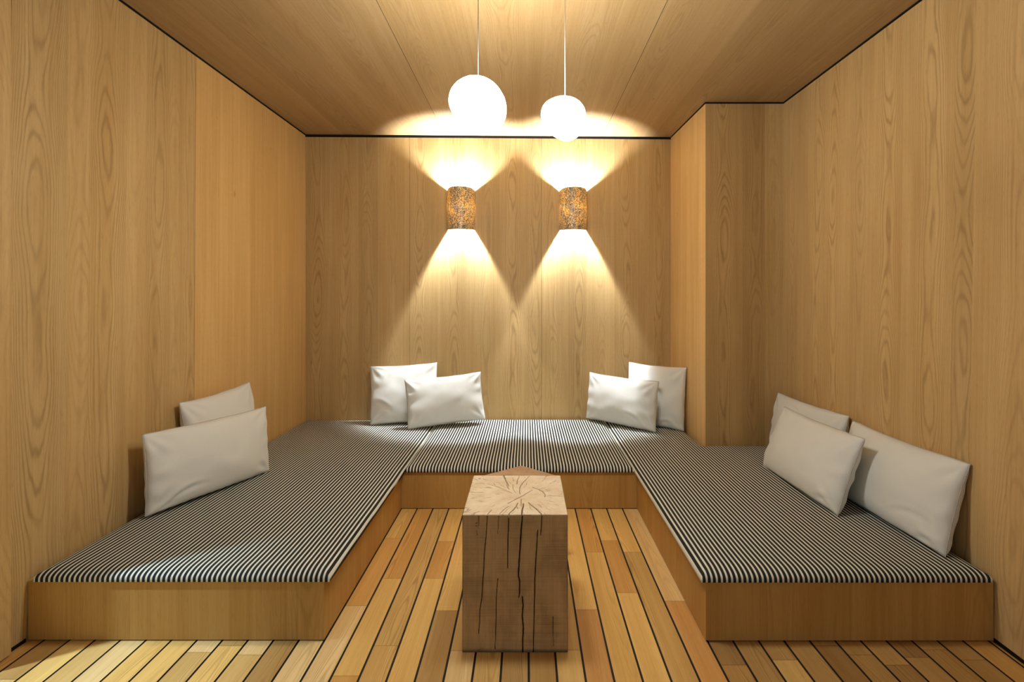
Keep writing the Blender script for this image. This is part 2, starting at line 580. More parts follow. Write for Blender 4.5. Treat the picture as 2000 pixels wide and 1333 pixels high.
# back wall
pxb = lambda px: (px - CX) * 4.118 / (F - (px - CX) * 0.02146)
bp = [598, 650, 700, 738, 800, 850, 925, 975, 1030, 1058, 1110, 1145, 1200, 1247, 1310]
bf = [0.9, 0.7, 0.6, 0.35, 0.9, 0.9, 0.6, 1.0, 0.8, 0.6, 1.0, 0.4, 0.8, 0.9]
bt = [0.42, 0.44, 0.34, 0.50, 0.48, 0.52, 0.46, 0.52, 0.44, 0.50, 0.44, 0.52, 0.46, 0.42]
bb = []
for i in range(14):
    bb.append((pxb(bp[i]) if i else -1.86, pxb(bp[i + 1]) if i < 13 else 1.26, bf[i], bt[i], T0))
wk = MB()
pk = lambda x, z: (x, yback(x), z)
strips_wall(wk, pk, bb, [pxb(800), pxb(1058)], 0.0, CEIL, 0.1)
backing(wk, pk, (0, -1, 0), -1.95, 1.30, 0, CEIL, 0.1)
struct(wk.build('wall_back', [M_WALL, M_GAP]))

# projecting column between the back wall and the recess
CXF, CXB = 1.2515, 1.2300
wc = MB()
pc = lambda y, z: (CXB + (CXF - CXB) * (4.144 - y) / (4.144 - ZR), y, z)
strips_wall(wc, pc, [(ZR, 3.62, 0.05, 0.60, COL_LIT), (3.62, 3.86, 0.1, 0.58, COL_LIT), (3.86, 4.16, 0.1, 0.60, COL_LIT)],
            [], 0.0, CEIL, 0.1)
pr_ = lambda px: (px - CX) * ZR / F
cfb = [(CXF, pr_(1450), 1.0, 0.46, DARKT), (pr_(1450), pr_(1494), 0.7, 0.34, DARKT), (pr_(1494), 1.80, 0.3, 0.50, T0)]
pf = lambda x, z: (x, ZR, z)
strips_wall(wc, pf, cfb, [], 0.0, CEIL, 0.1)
wc.box((1.262, ZR + 0.006, 0), (1.88, 4.16, CEIL), 1)
struct(wc.build('wall_column', [M_WALL, M_GAP]))

# right wall
rb = [(3.43, 3.13, 0.4, 0.46, RIGHT), (3.13, 2.93, 0.8, 0.48, RIGHT), (2.93, 2.68, 0.9, 0.50, RIGHT), (2.68, 2.555, 0.5, 0.40, RIGHT),
      (2.555, 2.31, 1.0, 0.50, RIGHT), (2.31, 2.03, 1.0, 0.52, RIGHT), (2.03, 1.937, 0.9, 0.40, RIGHT),
      (1.937, 1.60, 0.6, 0.54, RIGHT), (1.60, 1.2, 0.8, 0.5, RIGHT), (1.2, 0.6, 0.9, 0.5, RIGHT), (0.6, 0.0, 0.8, 0.5, RIGHT),
      (0.0, -0.6, 0.8, 0.5, RIGHT)]
wr = MB()
prr = lambda y, z: (xright(y, z), y, z)
strips_wall(wr, prr, rb, [], 0.0, CEIL, 0.1, flip=True)
backing(wr, prr, (-1, 0, 0), -0.6, 3.39, 0, CEIL, 0.1)
struct(wr.build('wall_right', [M_WALL, M_GAP]))

# ceiling: wide veneered panels whose seams run towards the back wall
ceil = MB()
cx_seams = [-1.96, -0.685, 0.645, 1.95]
cb = []
for i in range(3):
    a, b = cx_seams[i], cx_seams[i + 1]
    cuts = [a, a + 0.21, a + 0.43, a + 0.70, a + 0.95, a + 1.13, b]
    for j in range(6):
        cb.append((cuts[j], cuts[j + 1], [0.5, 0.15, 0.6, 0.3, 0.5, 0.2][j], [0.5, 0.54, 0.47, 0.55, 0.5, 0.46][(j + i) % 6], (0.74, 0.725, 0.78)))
for (t0, t1, fig, tone, tint) in cb:
    w = t1 - t0
    e0 = 0.0012 if any(abs(t0 - s) < 1e-4 for s in cx_seams) else 0
    e1 = 0.0012 if any(abs(t1 - s) < 1e-4 for s in cx_seams) else 0
    off = rnd.uniform(0, 50); seed = rnd.random()
    ceil.quad([(t0 + e0, 4.22, CEIL), (t1 - e1, 4.22, CEIL), (t1 - e1, -0.6, CEIL), (t0 + e0, -0.6, CEIL)],
              [(-w / 2, 4.2 + off), (w / 2, 4.2 + off), (w / 2, -0.6 + off), (-w / 2, -0.6 + off)], (tone, seed, fig), tint)
ceil.box((-1.98, -0.6, CEIL + 0.003), (1.97, 4.25, CEIL + 0.12), 1)
struct(ceil.build('ceiling', [M_WALL, M_GAP]))

# dark strips painted as recess shade, under the ceiling and at side wall feet
def strip_box(name, P, thick, z0, z1):
    """P: wall line points (x, y) with inward normals; thin dark strip standing on the wall line"""
    m = MB()
    (xa, ya), (xb, yb), (nx, ny) = P
    a0 = Vector((xa, ya, z0)); b0 = Vector((xb, yb, z0)); n = Vector((nx, ny, 0)) * thick; up = Vector((0, 0, z1 - z0))
    pts = [a0, b0, b0 + n, a0 + n]
    top = [p + up for p in pts]
    m.quad(pts[::-1]); m.quad(top)
    for i in range(4):
        j = (i + 1) % 4
        m.quad([pts[i], pts[j], top[j], top[i]])
    return struct(m.build(name, M_GAP))


G = 0.016
strip_box('gap_shade_1', ((-1.86, yback(-1.86)), (1.24, yback(1.24)), (0, -1)), 0.005, CEIL - G - 0.004, CEIL - 0.0005)
strip_box('gap_shade_2', ((-1.853, 1.66), (-1.853, 4.08), (1, 0)), 0.007, CEIL - 0.009, CEIL - 0.0005)
strip_box('gap_shade_3', ((CXB, 4.14), (CXF, ZR - 0.004), (-1, 0)), 0.004, CEIL - 0.009, CEIL - 0.0005)
strip_box('gap_shade_4', ((CXF - 0.004, ZR), (1.797, ZR), (0, -1)), 0.005, CEIL - 0.010, CEIL - 0.0005)
strip_box('gap_shade_5', ((1.798, ZR), (1.798, -0.5), (-1, 0)), 0.007, CEIL - 0.010, CEIL - 0.0005)
strip_box('foot_shade_left', ((xleft(1.7525, 0) - 0.003, 1.7525), (xleft(1.822, 0) - 0.003, 1.822), (1, 0)), 0.006, 0.0005, 0.013)
strip_box('foot_shade_right', ((xright(1.822, 0) + 0.003, 1.822), (xright(0.4, 0) + 0.003, 0.4), (-1, 0)), 0.006, 0.0005, 0.015)

# ------------------------------------------------------------------ benches
def bench_face(name, a, b, parent, zlo=0.005, cuts=None, tone=0.5, flip=False, thick=0.018):
    """vertical veneered board from a to b (x, y)"""
    m = MB()
    A = Vector((a[0], a[1], 0)); B = Vector((b[0], b[1], 0)); L = (B - A).length; d = (B - A) / L
    n = Vector((d.y, -d.x, 0))            # outward
    t = 0.0
    cs = [0.0]
    while cs[-1] < L - 0.1:
        cs.append(cs[-1] + rnd.uniform(0.10, 0.24))
    cs[-1] = L
    for i in range(len(cs) - 1):
        p, q = A + d * cs[i], A + d * cs[i + 1]
        w = cs[i + 1] - cs[i]; off = rnd.uniform(0, 50)
        m.quad([(p.x, p.y, zlo), (q.x, q.y, zlo), (q.x, q.y, HB), (p.x, p.y, HB)],
               [(-w / 2, off), (w / 2, off), (w / 2, off + HB), (-w / 2, off + HB)],
               (tone + rnd.uniform(-0.07, 0.07), rnd.random(), rnd.choice([0.1, 0.3, 0.5])), T0)
    Ai, Bi = A - n * thick, B - n * thick
    z = lambda v, h: (v.x, v.y, h)
    m.quad([z(Bi, zlo), z(Ai, zlo), z(Ai, HB), z(Bi, HB)], mi=0)
    m.quad([z(A, HB), z(B, HB), z(Bi, HB), z(Ai, HB)]); m.quad([z(Ai, zlo), z(Bi, zlo), z(B, zlo), z(A, zlo)])
    return m.build(name, [M_BENCH], parent, origin=parent.location)


def plinth(name, a, b, parent):
    m = MB(); m.box((a[0], a[1], 0.0), (b[0], b[1], HB - 0.02))
    return m.build(name, [M_GAP], parent, origin=parent.location)


def topboard(a, b, parent):
    m = MB(); m.box((a[0], a[1], HB - 0.02), (b[0], b[1], HB))
    return m.build('top_board', [M_BENCH], parent, origin=parent.location)


BLX = -0.7596   # aisle side of the left bench
BRX = 0.6725
bl = empty('platform_bench', (-1.3, 2.9, 0))
tag(bl, 'low oak platform bench along the left wall, daylight falling on its front board', 'bench')
bench_face('front_panel', (-1.872, ZF), (BLX, ZF), bl)
bench_face('side_panel', (BLX, ZF), (BLX, 4.08), bl, thick=0.017)
plinth('plinth', (-1.84, ZF + 0.022), (BLX - 0.022, 4.06), bl)
topboard((-1.84, ZF + 0.019), (BLX - 0.018, 4.06), bl)

bk = empty('platform_bench', (0, 3.5, 0))
tag(bk, 'low oak bench across the back, between the two side benches, behind the wooden blocks', 'bench')
bench_face('front_panel', (BLX + 0.001, ZK), (BRX - 0.001, ZK), bk)
plinth('plinth', (BLX + 0.02, ZK + 0.022), (BRX - 0.02, 4.06), bk)
topboard((BLX + 0.002, ZK + 0.019), (BRX - 0.002, 4.06), bk)

br = empty('platform_bench', (1.2, 2.6, 0))
tag(br, 'low oak platform bench along the right wall, its front board in shade', 'bench')
bench_face('front_panel', (BRX, ZF - 0.004), (1.751, ZF - 0.004), br)
bench_face('side_panel', (BRX, 4.1), (BRX, ZF - 0.004), br, thick=0.017)
plinth('plinth', (BRX + 0.022, ZF + 0.02), (1.72, 3.37), br)
topboard((BRX + 0.018, ZF + 0.015), (1.74, 3.385), br)
m = MB(); m.box((BRX + 0.018, 3.386, HB - 0.02), (1.215, 4.11, HB))
m.build('top_board', [M_BENCH], br, origin=br.location)


# ------------------------------------------------------------------ striped cushions
def cushion(name, poly, label, group):
    """poly: rectilinear polygon (x, y) counter-clockwise; soft-edged upholstered pad"""
    n = len(poly)
    segs = [(poly[i], poly[(i + 1) % n]) for i in range(n)]

    def dist(x, y):
        best = 9
        for (ax, ay), (bx, by) in segs:
            dx, dy = bx - ax, by - ay
            t = max(0, min(1, ((x - ax) * dx + (y - ay) * dy) / (dx * dx + dy * dy)))
            best = min(best, math.hypot(x - ax - t * dx, y - ay - t * dy))
        return best

    def inside(x, y):
        c = False
        for (ax, ay), (bx, by) in segs:
            if (ay > y) != (by > y) and x < (bx - ax) * (y - ay) / (by - ay) + ax:
                c = not c
        return c

    def lines(vals):
        vals = sorted(set(vals)); out = []
        for a, b in zip(vals[:-1], vals[1:]):
            L = b - a
            base = [0, .0015, .004, .008, .013, .02, .03, .042, .056, .072, .09]
            if L > 0.2:
                pts = [a + t for t in base]
                k = max(1, int((L - 0.18) / 0.05))
                pts += [a + 0.09 + (L - 0.18) * i / k for i in range(1, k)]
                pts += [b - t for t in reversed(base[0:])]
            else:
                k = max(1, int(L / 0.02)); pts = [a + L * i / k for i in range(k + 1)]
            out += pts
        o2 = []
        for p in sorted(out):
            if not o2 or p - o2[-1] > 1e-5:
                o2.append(p)
        return o2

    xs = lines([p[0] for p in poly]); ys = lines([p[1] for p in poly])
    idx = {}; V = []; Fc = []
    R = 0.075; SK = 0.010; TH = CT - HB

    def top(x, y):
        d = dist(x, y)
        q = max(0.0, 1 - d / R)
        z = HB + SK + (TH - SK) * (1 - q ** 2.6) ** (1 / 2.2)
        z += 0.0008 * (mnoise.noise(Vector((x * 4, y * 4, 0.3))))  * min(1, d / R)
        return z

    def vid(i, j, lvl):
        k = (i, j, lvl)
        if k not in idx:
            x, y = xs[i], ys[j]
            idx[k] = len(V)
            V.append((x, y, top(x, y) if lvl else HB + 0.0005))
        return idx[k]
    cells = set()
    for i in range(len(xs) - 1):
        for j in range(len(ys) - 1):
            if inside((xs[i] + xs[i + 1]) / 2, (ys[j] + ys[j + 1]) / 2):
                cells.add((i, j))
    for (i, j) in cells:
        Fc.append((vid(i, j, 1), vid(i + 1, j, 1), vid(i + 1, j + 1, 1), vid(i, j + 1, 1)))
        Fc.append((vid(i, j + 1, 0), vid(i + 1, j + 1, 0), vid(i + 1, j, 0), vid(i, j, 0)))
        for (di, dj, p, q) in ((0, -1, (i, j), (i + 1, j)), (1, 0, (i + 1, j), (i + 1, j + 1)),
                               (0, 1, (i + 1, j + 1), (i, j + 1)), (-1, 0, (i, j + 1), (i, j))):
            if (i + di, j + dj) not in cells:
                Fc.append((vid(*p, 0), vid(*q, 0), vid(*q, 1), vid(*p, 1)))
    o = raw_mesh(name, V, Fc, M_STRIPE, origin=(0.0072 if poly[0][0] > 0 else 0, 0, HB))
    tag(o, label, 'cushion', group)
    return o


GC = 'striped bench cushions'
LX = -1.846
cushion('bench_cushion', [(LX - 0.022, ZF - 0.008), (-0.741, ZF - 0.008), (-0.722, ZK - 0.01), (-0.700, 4.062), (LX, 4.062), ]
        if False else [(LX, ZF - 0.008), (-0.735, ZF - 0.008), (-0.735, 4.064), (LX, 4.064)],
        'striped black and white cushion on the left bench, partly in daylight', GC)
cushion('bench_cushion', [(-0.732, ZK - 0.012), (0.650, ZK - 0.012), (0.650, 4.09), (-0.732, 4.09)],
        'striped black and white cushion on the back bench under the wall lamps', GC)
cushion('bench_cushion', [(0.653, ZF - 0.012), (1.742, ZF - 0.012), (1.742, ZR - 0.012), (1.218, ZR - 0.012), (1.218, 4.115), (0.653, 4.115)],
        'striped black and white cushion on the right bench, notched around the wall corner', GC)


# ------------------------------------------------------------------ pillows
def pillow(q, thick, label, seed, folds=(), flat=0.0):
    X, Y, yaw, lean, roll, w, h = q
    a = Vector((math.cos(yaw), math.sin(yaw), 0)); nn = Vector((-math.sin(yaw), math.cos(yaw), 0))
    up = nn * math.sin(lean) + Vector((0, 0, 1)) * math.cos(lean)
    e = a * math.cos(roll) + up * math.sin(roll); uu = up * math.cos(roll) - a * math.sin(roll)
    nrm = e.cross(uu)      # toward the viewer
    if nrm.y > 0 and abs(nrm.y) > 0.2:
        nrm = -nrm
    fr = (uu.cross(e)) * -1
    nrm = fr
    base = Vector((X, Y, 0.2640 + abs(math.sin(roll)) * w / 2))
    N, Mm = 56, 40
    rs = random.Random(seed)
    corner_ph = [rs.uniform(0, 6.28) for _ in range(4)]
    corner_k = [rs.uniform(7, 11) for _ in range(4)]
    so = seed * 13.7

    def shape(u, v, side):
        cu = 0.030; cv = 0.050
        x = u * w / 2 * (1 - cu * (1 - v * v) ** 1.0)
        cvv = cv if v > 0 else cv * 0.35
        y = v * h / 2 * (1 - cvv * (1 - u * u))
        # seams wander slightly
        x += 0.0025 * mnoise.noise(Vector((so, v * 3, u))) * abs(u)
        y += 0.003 * mnoise.noise(Vector((u * 3, so, v))) * abs(v)
        f = max(0.0, (1 - u * u) * (1 - v * v))
        tz = thick * (f ** (0.43 if side > 0 else 0.34)) * (1 - 0.16 * v)
        edge = f ** 0.35
        wz = 0.0
        for c, (su, sv) in enumerate(((-1, 1), (1, 1), (1, -1), (-1, -1))):
            dx = (u - su) * w / 2; dy = (v - sv) * h / 2
            r = math.hypot(dx, dy); th = math.atan2(-dy * sv, -dx * su)
            env = math.exp(-((r - 0.075) / 0.055) ** 2)
            wz += 0.0080 * env * math.sin(th * corner_k[c] + corner_ph[c] + (0.9 if side < 0 else 0))
        # ripples running in from the short seams
        es = math.exp(-((1 - abs(u)) * w / 2 / 0.07) ** 2)
        wz += 0.0075 * es * math.sin(v * 11 + so + 2.0 * mnoise.noise(Vector((v * 2, so, 0.2))))
        wz += 0.011 * mnoise.noise(Vector((u * 1.3 + so, v * 1.4, side * 3.0))) + 0.004 * mnoise.noise(Vector((u * 3.2 + so, v * 2.6, side * 5.0)))
        for (fu, fv, ang, ln, wd, dep) in folds:
            if side > 0:
                dx = (u - fu) * w / 2; dy = (v - fv) * h / 2
                al = dx * math.cos(ang) + dy * math.sin(ang); ac = -dx * math.sin(ang) + dy * math.cos(ang) + al * al * 2.5
                wz -= dep * math.exp(-(al / ln) ** 2) * (math.exp(-(ac / wd) ** 2) - 0.6 * math.exp(-((ac - wd * 1.6) / (wd * 1.3)) ** 2))
        z = side * (tz + wz * edge)
        return x, y, z
    V = []; Fc = []
    us = [-math.cos(math.pi * i / N) * 0.35 + (2 * i / N - 1) * 0.65 for i in range(N + 1)]
    vs = [-math.cos(math.pi * i / Mm) * 0.35 + (2 * i / Mm - 1) * 0.65 for i in range(Mm + 1)]
    ids = {}

    def vert(i, j, side):
        on = i in (0, N) or j in (0, Mm)
        k = (i, j, 0 if on else side)
        if k not in ids:
            x, y, z = shape(us[i], vs[j], side)
            if on:
                z = 0
            ids[k] = len(V)
            V.append(base + e * x + uu * (y + h / 2) + nrm * z)
        return ids[k]
    for j in range(Mm):
        for i in range(N):
            Fc.append((vert(i, j, 1), vert(i + 1, j, 1), vert(i + 1, j + 1, 1), vert(i, j + 1, 1)))
            Fc.append((vert(i, j + 1, -1), vert(i + 1, j + 1, -1), vert(i + 1, j, -1), vert(i, j, -1)))
    # keep the underside on the cushion: whatever would sink below is pressed flat
    V = [Vector((p.x, p.y, max(p.z, 0.2638))) for p in V]
    V = [Vector((p.x, min(p.y, yback(p.x) - 0.004) if p.x < 1.22 else p.y, p.z)) for p in V]
    for p in V:
        p.x = max(min(p.x, xright(p.y, p.z) - 0.004), xleft(p.y, p.z) + 0.004)
        if p.y > ZR - 0.006 and p.x > 1.2:
            if X > 1.4:
                p.y = ZR - 0.006
            else:
                p.x = min(p.x, pc(p.y, 0)[0] - 0.004)
    root = empty('throw_pillow', (X, Y, 0.262))
    tag(root, label, 'pillow', 'pale linen throw pillows')
    body = raw_mesh('pillow_cover', V, Fc, M_LINEN, root)
    ring = [(i, 0) for i in range(N)] + [(N, j) for j in range(Mm)] + [(i, Mm) for i in range(N, 0, -1)] + [(0, j) for j in range(Mm, 0, -1)]
    pts = [V[ids[(i, j, 0)]] for i, j in ring]
    ctr = sum(pts, Vector()) / len(pts)
    tv, tf = tube([p + (p - ctr).normalized() * 0.0006 for p in pts], 0.0019, 6, closed=True)
    tv = [Vector((max(min(p.x, xright(p.y, p.z) - 0.002), xleft(p.y, p.z) + 0.002), p.y, max(p.z, 0.2625))) for p in tv]
    raw_mesh('seam', tv, tf, M_SEAM, root)
    return root


PI = math.pi
pillow([-1.639, 2.557, 1.194, 0.082, -0.016, 0.665, 0.378], 0.078,
       'long pale linen pillow, front one of the pair on the left bench', 1,
       folds=[(-0.55, -0.62, 0.25, 0.07, 0.012, 0.012)])
pillow([-1.728, 2.825, 1.401, 0.117, 0.045, 0.51, 0.47], 0.078,
       'square pale linen pillow against the left wall, behind the long front one', 2)
pillow([-0.977, 3.902, 0.071, 0.24, 0.052, 0.54, 0.465], 0.058,
       'pale linen pillow on the back wall, rear of the pair at the left', 3,
       folds=[(-0.6, -0.35, -0.5, 0.06, 0.013, 0.010), (-0.7, -0.75, 0.5, 0.05, 0.012, 0.010)])
pillow([-0.622, 3.833, 0.26, 0.205, 0.066, 0.606, 0.378], 0.066,
       'pale linen pillow at the left of the back bench, in front of another pillow', 4)
pillow([0.737, 3.859, -0.671, 0.106, -0.023, 0.612, 0.380], 0.078,
       'pale linen pillow at the right of the back bench, in front of another pillow', 5,
       folds=[(0.55, -0.6, -0.6, 0.07, 0.012, 0.012)])
pillow([1.009, 3.851, -0.672, 0.121, 0.003, 0.485, 0.482], 0.078,
       'square pale linen pillow in the back right corner against the narrow lit wall', 6,
       folds=[(0.15, 0.2, -0.7, 0.09, 0.014, 0.009), (0.5, -0.8, 0.1, 0.06, 0.010, 0.010)])
pillow([1.671, 2.967, -1.499, 0.157, 0.003, 0.655, 0.380], 0.078,
       'pale linen pillow against the right wall near the recess, mostly hidden behind another pillow', 7,
       folds=[(-0.2, 0.75, -0.3, 0.05, 0.012, 0.010)])
pillow([1.448, 2.615, -1.549, 0.352, 0.007, 0.680, 0.380], 0.078,
       'pale linen pillow out in the middle of the right bench, leaning back over two others', 8,
       folds=[(0.75, -0.8, 0.3, 0.05, 0.010, 0.010)])
pillow([1.647, 2.256, -1.549, 0.269, 0.001, 0.670, 0.380], 0.078,
       'large pale linen pillow leaning on the right wall, nearest to the bench front', 9,
       folds=[(0.8, -0.85, 0.2, 0.05, 0.010, 0.011), (0.6, -0.45, 0.1, 0.09, 0.010, 0.006)])

# ------------------------------------------------------------------ wooden blocks
BX0, BX1, BY0, BY1, BZ = -0.2325, 0.1505, 1.769, 2.156, 0.501


def crack_field(P, lines):
    """P (n,2) metres; lines: (points, width, depth); returns depth at every point"""
    D = np.zeros(len(P))
    for pts, wd, dep in lines:
        pts = np.array(pts, float)
        L = np.concatenate([[0], np.cumsum(np.hypot(*np.diff(pts, axis=0).T))])
        for i in range(len(pts) - 1):
            a, b = pts[i], pts[i + 1]
            d = b - a; l2 = (d ** 2).sum()
            t = np.clip(((P - a) @ d) / l2, 0, 1)
            dd = np.hypot(*(P - a - t[:, None] * d).T)
            s = (L[i] + t * math.sqrt(l2)) / L[-1]
            wl_ = 0.8 * wd * (0.55 + 0.45 * np.sin(np.pi * np.clip(s * 0.8 + 0.15, 0, 1)))
            D = np.maximum(D, dep * np.clip(1.25 - dd / (wl_ / 2), 0, 1))
    return D


def fpx(pts):       # enlarged-crop position -> metres on the front face
    out = []
    for x, y in pts:
        out.append((BX0 + (x - 158) / 602 * (BX1 - BX0), BZ * (1 - (y - 370) / 798)))
    return out


def tpx(pts):       # enlarged-crop position -> metres on the top
    out = []
    for x, y in pts:
        px, py = 920 + x / 10, 890 + y / 10
        Y = F * (CH - BZ) / (py - CY)
        out.append(((px - CX) * Y / F, Y))
    return out


front_cracks = [
    (fpx([(502, 370), (495, 450), (488, 560), (482, 650), (478, 725), (486, 760), (484, 830), (480, 850)]), 0.0052, 0.030),
    (fpx([(500, 845), (505, 900), (500, 960), (507, 1030), (503, 1100), (503, 1168)]), 0.0048, 0.030),
    (fpx([(301, 370), (298, 420), (293, 500), (283, 600), (280, 690), (273, 780), (270, 850), (258, 920), (258, 980), (250, 1060)]), 0.0034, 0.016),
    (fpx([(422, 370), (422, 430), (418, 520), (416, 680)]), 0.0038, 0.018),
    (fpx([(612, 370), (610, 440), (605, 490)]), 0.0036, 0.016),
    (fpx([(588, 460), (583, 560), (577, 650), (572, 760), (570, 880), (567, 1000), (563, 1168)]), 0.0040, 0.020),
    (fpx([(360, 740), (352, 850), (350, 980), (345, 1150)]), 0.0032, 0.012),
    (fpx([(252, 370), (250, 440)]), 0.0026, 0.008),
    (fpx([(366, 370), (360, 480)]), 0.0026, 0.006),
    (fpx([(675, 960), (678, 1130)]), 0.0028, 0.008),
    (fpx([(236, 420), (241, 420)]), 0.006, 0.008), (fpx([(236, 436), (240, 436)]), 0.005, 0.006),
    (fpx([(240, 460), (242, 490)]), 0.0026, 0.006),
]
top_cracks = [
    (tpx([(635, 390), (680, 490), (740, 600)]), 0.0045, 0.018),
    (tpx([(690, 570), (715, 620), (740, 665)]), 0.0034, 0.010),
    (tpx([(960, 755), (945, 700), (955, 620), (1000, 550), (1060, 490), (1140, 400)]), 0.0032, 0.012),
    (tpx([(945, 400), (930, 440), (905, 480), (900, 560)]), 0.003, 0.008),
    (tpx([(720, 940), (850, 870), (1000, 795), (1080, 745), (1200, 680)]), 0.0036, 0.012),
    (tpx([(1200, 625), (1300, 660), (1400, 710), (1450, 770), (1440, 815)]), 0.0036, 0.012),
    (tpx([(1500, 785), (1650, 790), (1843, 798)]), 0.0034, 0.010),
    (tpx([(910, 930), (880, 1000), (820, 1075), (750, 1130), (738, 1162)]), 0.0038, 0.014),
    (tpx([(1025, 940), (1020, 1000), (1000, 1050), (990, 1162)]), 0.0054, 0.026),
    (tpx([(1120, 920), (1180, 980), (1240, 1020), (1310, 1080), (1372, 1140), (1378, 1162)]), 0.0040, 0.016),
    (tpx([(870, 720), (820, 660), (815, 560)]), 0.003, 0.008),
    (tpx([(985, 850), (975, 950)]), 0.003, 0.008), (tpx([(325, 1150), (400, 1070)]), 0.003, 0.008),
    (tpx([(0, 725), (230, 728)]), 0.003, 0.008), (tpx([(0, 840), (60, 830)]), 0.003, 0.007),
    (tpx([(400, 580), (620, 660), (800, 740)]), 0.0024, 0.006),
    (tpx([(90, 545), (300, 540)]), 0.0024, 0.005), (tpx([(560, 1140), (640, 1060), (720, 1000)]), 0.0024, 0.006),
    (tpx([(440, 540), (480, 600), (600, 640)]), 0.0024, 0.005),
]

blk = empty('wooden_block', (-0.041, 1.9625, 0.0))
tag(blk, 'rough square timber block with a cracked pale top, standing alone in front on the deck', 'side table')


def grid_face(nu, nv, fn, uvfn, var, lines=None, P2=None):
    U, Wd = np.meshgrid(np.linspace(0, 1, nu + 1), np.linspace(0, 1, nv + 1))
    pts = fn(U.ravel(), Wd.ravel())
    return pts


def block_side_mesh():
    """front face carved finely, other three faces plain, bottom; one closed skin below the sawn top"""
    nu, nv = 200, 250
    xs = np.linspace(BX0, BX1, nu + 1); zs = np.linspace(0.0, BZ, nv + 1)
    Xg, Zg = np.meshgrid(xs, zs)
    P = np.stack([Xg.ravel(), Zg.ravel()], 1)
    D = crack_field(P, front_cracks)
    V = []; Fc = []; UV = []
    for k in range(len(P)):
        x, z = P[k]
        edge = min(x - BX0, BX1 - x)
        sx = 0.0025 * mnoise.noise(Vector((0.0, z * 6.0, 2.0 if x < 0 else 7.0))) * max(0, 1 - edge / 0.03)
        dy = D[k] + 0.0012 * mnoise.noise(Vector((x * 20, z * 9, 0))) + 0.0004 * mnoise.noise(Vector((x * 12, z * 160, 4)))
        rnd_e = 0.0025 * max(0, 1 - edge / 0.003) ** 2
        if D[k] < 1e-6 and z > BZ - 0.003:
            dy += 0.0008
        V.append((x + sx, BY0 + dy + rnd_e, z)); UV.append((x, z))
    w = nu + 1
    for j in range(nv):
        for i in range(nu):
            a = j * w + i
            Fc.append((a, a + 1, a + w + 1, a + w))
    nF = len(V)
    mb = MB()
    me = bpy.data.meshes.new('block_body')
    # plain faces
    extra = [((BX1, BY0, 0), (BX1, BY1, 0), (BX1, BY1, BZ), (BX1, BY0, BZ)),
             ((BX1, BY1, 0), (BX0, BY1, 0), (BX0, BY1, BZ), (BX1, BY1, BZ)),
             ((BX0, BY1, 0), (BX0, BY0, 0), (BX0, BY0, BZ), (BX0, BY1, BZ)),
             ((BX0, BY1, 0), (BX1, BY1, 0), (BX1, BY0, 0), (BX0, BY0, 0))]
    for q in extra:
        i = len(V)
        V += list(q); Fc.append((i, i + 1, i + 2, i + 3))
        UV += [(q[0][0] * 0 + 0.0, q[0][2]), (0.38, q[1][2]), (0.38, q[2][2]), (0.0, q[3][2])]
    org = blk.location
    me.from_pydata([(p[0] - org.x, p[1] - org.y, p[2]) for p in V], [], Fc)
    me.materials.append(M_BLOCK)
    me.uv_layers.new(name='UVMap')
    me.color_attributes.new('var', 'FLOAT_COLOR', 'CORNER'); me.color_attributes.new('tint', 'FLOAT_COLOR', 'CORNER')
    uvl = me.uv_layers['UVMap']
    vi = np.empty(len(me.loops), dtype=np.int32); me.loops.foreach_get('vertex_index', vi)
    uvl.data.foreach_set('uv', np.array(UV, dtype=np.float32)[vi].ravel())
    ca = me.color_attributes['var']
    ca.data.foreach_set('color', np.tile(np.array([0.5, 0.37, 0.3, 1], dtype=np.float32), len(me.loops)))
    ct = me.color_attributes['tint']
    ct.data.foreach_set('color', np.ones(4 * len(me.loops), dtype=np.float32))
    ob = bpy.data.objects.new('block_body', me)
    COL.objects.link(ob); ob.parent = blk
    return ob


block_side_mesh()
# sawn end-grain top, its checks carved in
nu = nv = 200
xs = np.linspace(BX0, BX1, nu + 1); ys = np.linspace(BY0, BY1, nv + 1)
Xg, Yg = np.meshgrid(xs, ys)
P = np.stack([Xg.ravel(), Yg.ravel()], 1)
D = crack_field(P, top_cracks)
TV = []
for k in range(len(P)):
    x, y = P[k]
    e_ = min(x - BX0, BX1 - x, y - BY0, BY1 - y)
    TV.append((x, y, BZ - D[k] + 0.0006 * mnoise.noise(Vector((x * 14, y * 14, 1))) - 0.002 * max(0, 1 - e_ / 0.003) ** 2))
TF = []
w_ = nu + 1
for j in range(nv):
    for i in range(nu):
        a = j * w_ + i
        TF.append((a, a + 1, a + w_ + 1, a + w_))
raw_mesh('block_top', TV, TF, M_END, blk, smooth=False)

